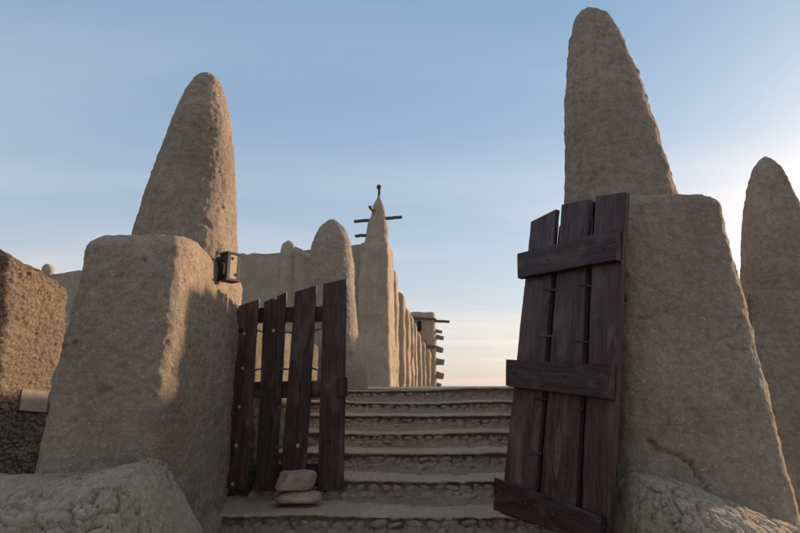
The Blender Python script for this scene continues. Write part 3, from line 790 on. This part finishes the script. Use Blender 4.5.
rock('loose_stone', 274, 316.5, 470.5, 492, 4.065, 0.095, 'angular stone stacked on the flat one by plank gate', 8, [(0.1, -0.2, 1, 0.8), (1, -0.3, -0.9, 0.95), (0.6, -1, -0.1, 0.85), (-0.5, -1, 0.5, 0.9), (-1, 0, 0.1, 0.85), (0, -1, 0.05, 0.8)], 4.5)

# ================================================================== LAMP on the left pillar
LY = 3.62
lm = empty('wall_lamp', tuple(P(231, 283, LY)), 'small box lamp on the right side of left pillar', 'lamp')
lc = P(230, 267.5, LY)
lw, ld, lh = 0.088, 0.108, 0.20
lrot = R(-36)
def LP(x, y, z):
    c_, s_ = math.cos(lrot), math.sin(lrot); return lc + np.array([x * c_ - y * s_, x * s_ + y * c_, z])
def lbox(name, x0, x1, y0, y1, z0, z1, mat, parent=lm):
    v = [LP(x, y, z) for z in (z0, z1) for x, y in ((x0, y0), (x1, y0), (x1, y1), (x0, y1))]
    return make(name, v, [(3, 2, 1, 0), (4, 5, 6, 7), (0, 1, 5, 4), (1, 2, 6, 5), (2, 3, 7, 6), (3, 0, 4, 7)], mat, parent, smooth=False)
hw, hd, hh = lw / 2, ld / 2, lh / 2
lbox('top_plate', -hw - .006, hw + .006, -hd - .006, hd + .006, hh - .014, hh, M_IRON)
lbox('bottom_plate', -hw - .006, hw + .006, -hd - .006, hd + .006, -hh, -hh + .014, M_IRON)
for sx in (-1, 1):
    for sy in (-1, 1):
        xa, ya = sx * (hw - .012), sy * (hd - .012)
        lbox('corner_post', xa - .012, xa + .012, ya - .012, ya + .012, -hh + .015, hh - .015, M_IRON)
lbox('front_panel', -hw + .025, hw - .025, -hd + .004, -hd + .010, hh - .075, hh - .015, M_IRON)
lbox('front_panel', -hw + .025, hw - .025, -hd + .004, -hd + .010, -hh + .015, -hh + .045, M_IRON)
lbox('sunlit_slot', -hw + .022, hw - .022, -hd + .014, -hd + .018, -hh + .046, hh - .076, M_LAMP_SUN)  # colour stands in for the sunlit inside seen through the slot
lbox('side_panel', hw - .008, hw - .002, -hd + .025, hd - .025, -hh + .015, hh - .015, M_LAMP_SUN)  # painted pale as the side in the sun
for zc_, yc_ in ((0.055, -.012), (-0.055, .018)):
    lbox('side_slot', hw - .0015, hw + .001, yc_ - .006, yc_ + .006, zc_ - .009, zc_ + .009, M_OPENING_SHADE)
lbox('back_plate', -hw - .06, -hw - .002, -hd + .01, hd - .01, -hh + .02, hh - .02, M_IRON)

# ================================================================== MOSQUE behind the terrace
ms = empty('mosque', (*P(377, 388, 42)[:2], TOPZ), 'large mud mosque with buttresses, pinnacle tower and projecting beams', 'mosque')
def mzs(zt, n=10): return np.linspace(TOPZ - 0.05, zt, n)
def mrel(p, n): return 0.16 * fbm(p, 0.35, 3, 3) + 0.07 * fbm(p, 1.5, 3, 6)
def mblock(name, fl, fr, dep, Y, ytop, batter=0.02, rnd=0.25, parent=ms, n=160, nz_=50, skew=0.0, ex=9, ybase=388):
    """buttress or tower: front face between pixels fl, fr (top) at depth Y, going back dep metres"""
    a, b_ = P(fl, ytop, Y), P(fr, ytop, Y); zt = a[2] - rnd
    k = batter * (zt - TOPZ)
    e = [line((a[0], Y, zt), (a[0] - k, Y - k, TOPZ)), line((b_[0], Y, zt), (b_[0] + k, Y - k, TOPZ)),
         line((b_[0] + skew, Y + dep, zt), (b_[0] + k + skew, Y + dep, TOPZ)), line((a[0] + skew, Y + dep, zt), (a[0] - k + skew, Y + dep, TOPZ))]
    o = quad_loft(e, mzs(zt, nz_), n, ex, rnd, name, M_MOSQUE, parent, 8)
    displace(o, mrel); return o
# left front: from the corner back to the left
def fx(px): # depth of the left front at a pixel column
    return 42.6 + (360 - px) * 12.5 / 290
def wallseg(p0, p1, y0, y1, thick=1.2):
    Y0, Y1 = fx(p0), fx(p1); a, b_ = P(p0, y0, Y0), P(p1, y1, Y1); zt = (a[2] + b_[2]) / 2
    e = [line((a[0], Y0, zt), (a[0], Y0 - .2, 0)), line((b_[0], Y1, zt), (b_[0], Y1 - .2, 0)), line((b_[0], Y1 + thick, zt), (b_[0], Y1 + thick, 0)), line((a[0], Y0 + thick, zt), (a[0], Y0 + thick, 0))]
    o = quad_loft(e, mzs(zt, 60), 500, 14, 0.15, 'wall', M_MOSQUE, ms, 5)
    def r(p, n):
        d = mrel(p, n); out = n * d[:, None]; out[:, 2] += 0.22 * fbm(p * np.array([1, 1, 0]), 0.5, 2, 8) * sstep(zt - 1.5, zt, p[:, 2]); return out
    displace(o, r)
wallseg(-60, 374, 283, 249.5)
# rounded merlons on the left front
def mcone(prof, Y, name='parapet_cone', parent=ms, n=70, nz_=70):
    o = cone_loft(prof, Y, n, nz_, name, M_MOSQUE, parent, 0.8, 2.4); displace(o, mrel); return o
for pc, ty, w in ((288.5, 240, 8.5), (243, 254, 8), (196, 252, 7), (150, 257, 7), (100, 262, 6.5), (48, 265, 7.5), (0, 270, 6)):
    Y = fx(pc) - 0.75
    mcone([(ty, pc - .8, pc + .8), (ty + 1.5, pc - w * .5, pc + w * .5), (ty + 4, pc - w * .78, pc + w * .76), (ty + 10, pc - w * .97, pc + w * .95), (ty + 25, pc - w, pc + w), (ty + 80, pc - w * 1.05, pc + w * 1.1), (391, pc - w * 1.2, pc + w * 1.25)], Y, 'buttress')
# sloping cornice piece between the merlon and the tower
bar('roof_edge', P(296, 250, 42.9), P(312, 259, 42.5), 0.9, 0.55, M_MOSQUE, ms, 1.0, 0.03, 6)
# corner tower with pinnacle
YT = 41.0
tw_ = mblock('tower', 360, 388, 3.2, YT, 242, 0.028, 0.25, n=200, nz_=90, skew=0.45)
pn = mcone([(193, 377.8, 380.2), (196, 376.4, 381.6), (205, 373.4, 384), (215, 370.3, 386.4), (228, 367.2, 388), (240, 365, 389), (252, 363, 390)], YT + 1.5, 'pinnacle', tw_)
bar('finial', P(379, 195, YT + 1.5), P(379, 187, YT + 1.5), 0.22, 0.22, M_BEAM, tw_, 0.8, 0.02, 3)
disc('finial_knob', P(379, 187.5, YT + 1.35), (0, -1, 0), 0.20, 0.35, M_BEAM, tw_)
for a, b_, dpt in (((385, 218.5), (402, 217), 0), ((370, 220.5), (354, 221.3), 0), ((370, 235), (355, 236), 0), ((374, 211), (370, 207), -1.6)):
    bar('beam', P(*a, YT + 1.5), P(*b_, YT + 1.5 + dpt), 0.26, 0.26, M_BEAM, tw_, 0.9, 0.02, 5)
# right front going back: piers one behind the other
piers = [(386, 397, 44.6, 266, 1.6), (393.5, 404, 47.5, 290, 1.6), (400.5, 409, 51.5, 305, 1.6), (405.5, 413, 55.5, 312, 1.6), (410, 416.5, 59, 320, 1.6), (414.5, 421, 62, 331, 1.5), (419, 425.5, 65.5, 340, 1.5), (424, 430, 68, 347, 1.2)]
for i, (a, b_, Y, yt, dp) in enumerate(piers):
    mblock('buttress', a, b_, dp, Y, yt, 0.012, 0.8, n=80, nz_=40, skew=0.1, ex=4)
# the long wall behind the piers
a0, a1 = P(380, 272, 43.5), P(412, 318, 70)
zt = (a0[2] + a1[2]) / 2
e = [line((a0[0] - 1.5, 43.5, zt), (a0[0] - 1.5, 43.5, 0)), line((a0[0] + .4, 43.5, zt), (a0[0] + .4, 43.5, 0)), line((a1[0], 70, zt), (a1[0], 70, 0)), line((a1[0] - 3, 70, zt), (a1[0] - 3, 70, 0))]
o = quad_loft(e, mzs(zt, 30), 200, 12, 0.2, 'wall', M_MOSQUE, ms, 5); displace(o, mrel)
# end tower with slit window and beams
et = mblock('end_tower', 409, 434.5, 4.0, 70.0, 311, 0.012, 0.45, n=120, nz_=50, skew=0.4)
wv = [P(x, y, 69.75) for x, y in ((417.7, 321), (421.3, 321), (421.3, 331), (417.7, 331))]
board('window', wv, (0, -1, 0), 0.5, M_OPENING_SHADE, et, 4, 4, 0.01, 4)  # black board in place of the shaded opening
for a, b_, Y in (((403.5, 317.5), (436, 319.5), 69.2), ((434, 320.8), (449.5, 321.8), 71.0), ((413, 345.5), (437, 347), 69.3)):
    bar('beam', P(*a, Y), P(*b_, Y), 0.38, 0.38, M_BEAM, et, 0.9, 0.02, 6)
for y, w, h in ((331, 6, 2.5), (337, 7.5, 4), (349, 7, 6), (361.5, 8, 6.5), (375, 7.5, 7), (384, 5, 3)):
    bar('beam', P(429, y - 1.5, 71.2), P(436 + w, y + 1.2, 71.2), 1.3, (h + 1.5) / 533.3 * 70, M_BEAM2, et, 0.7, 0.04, 5)
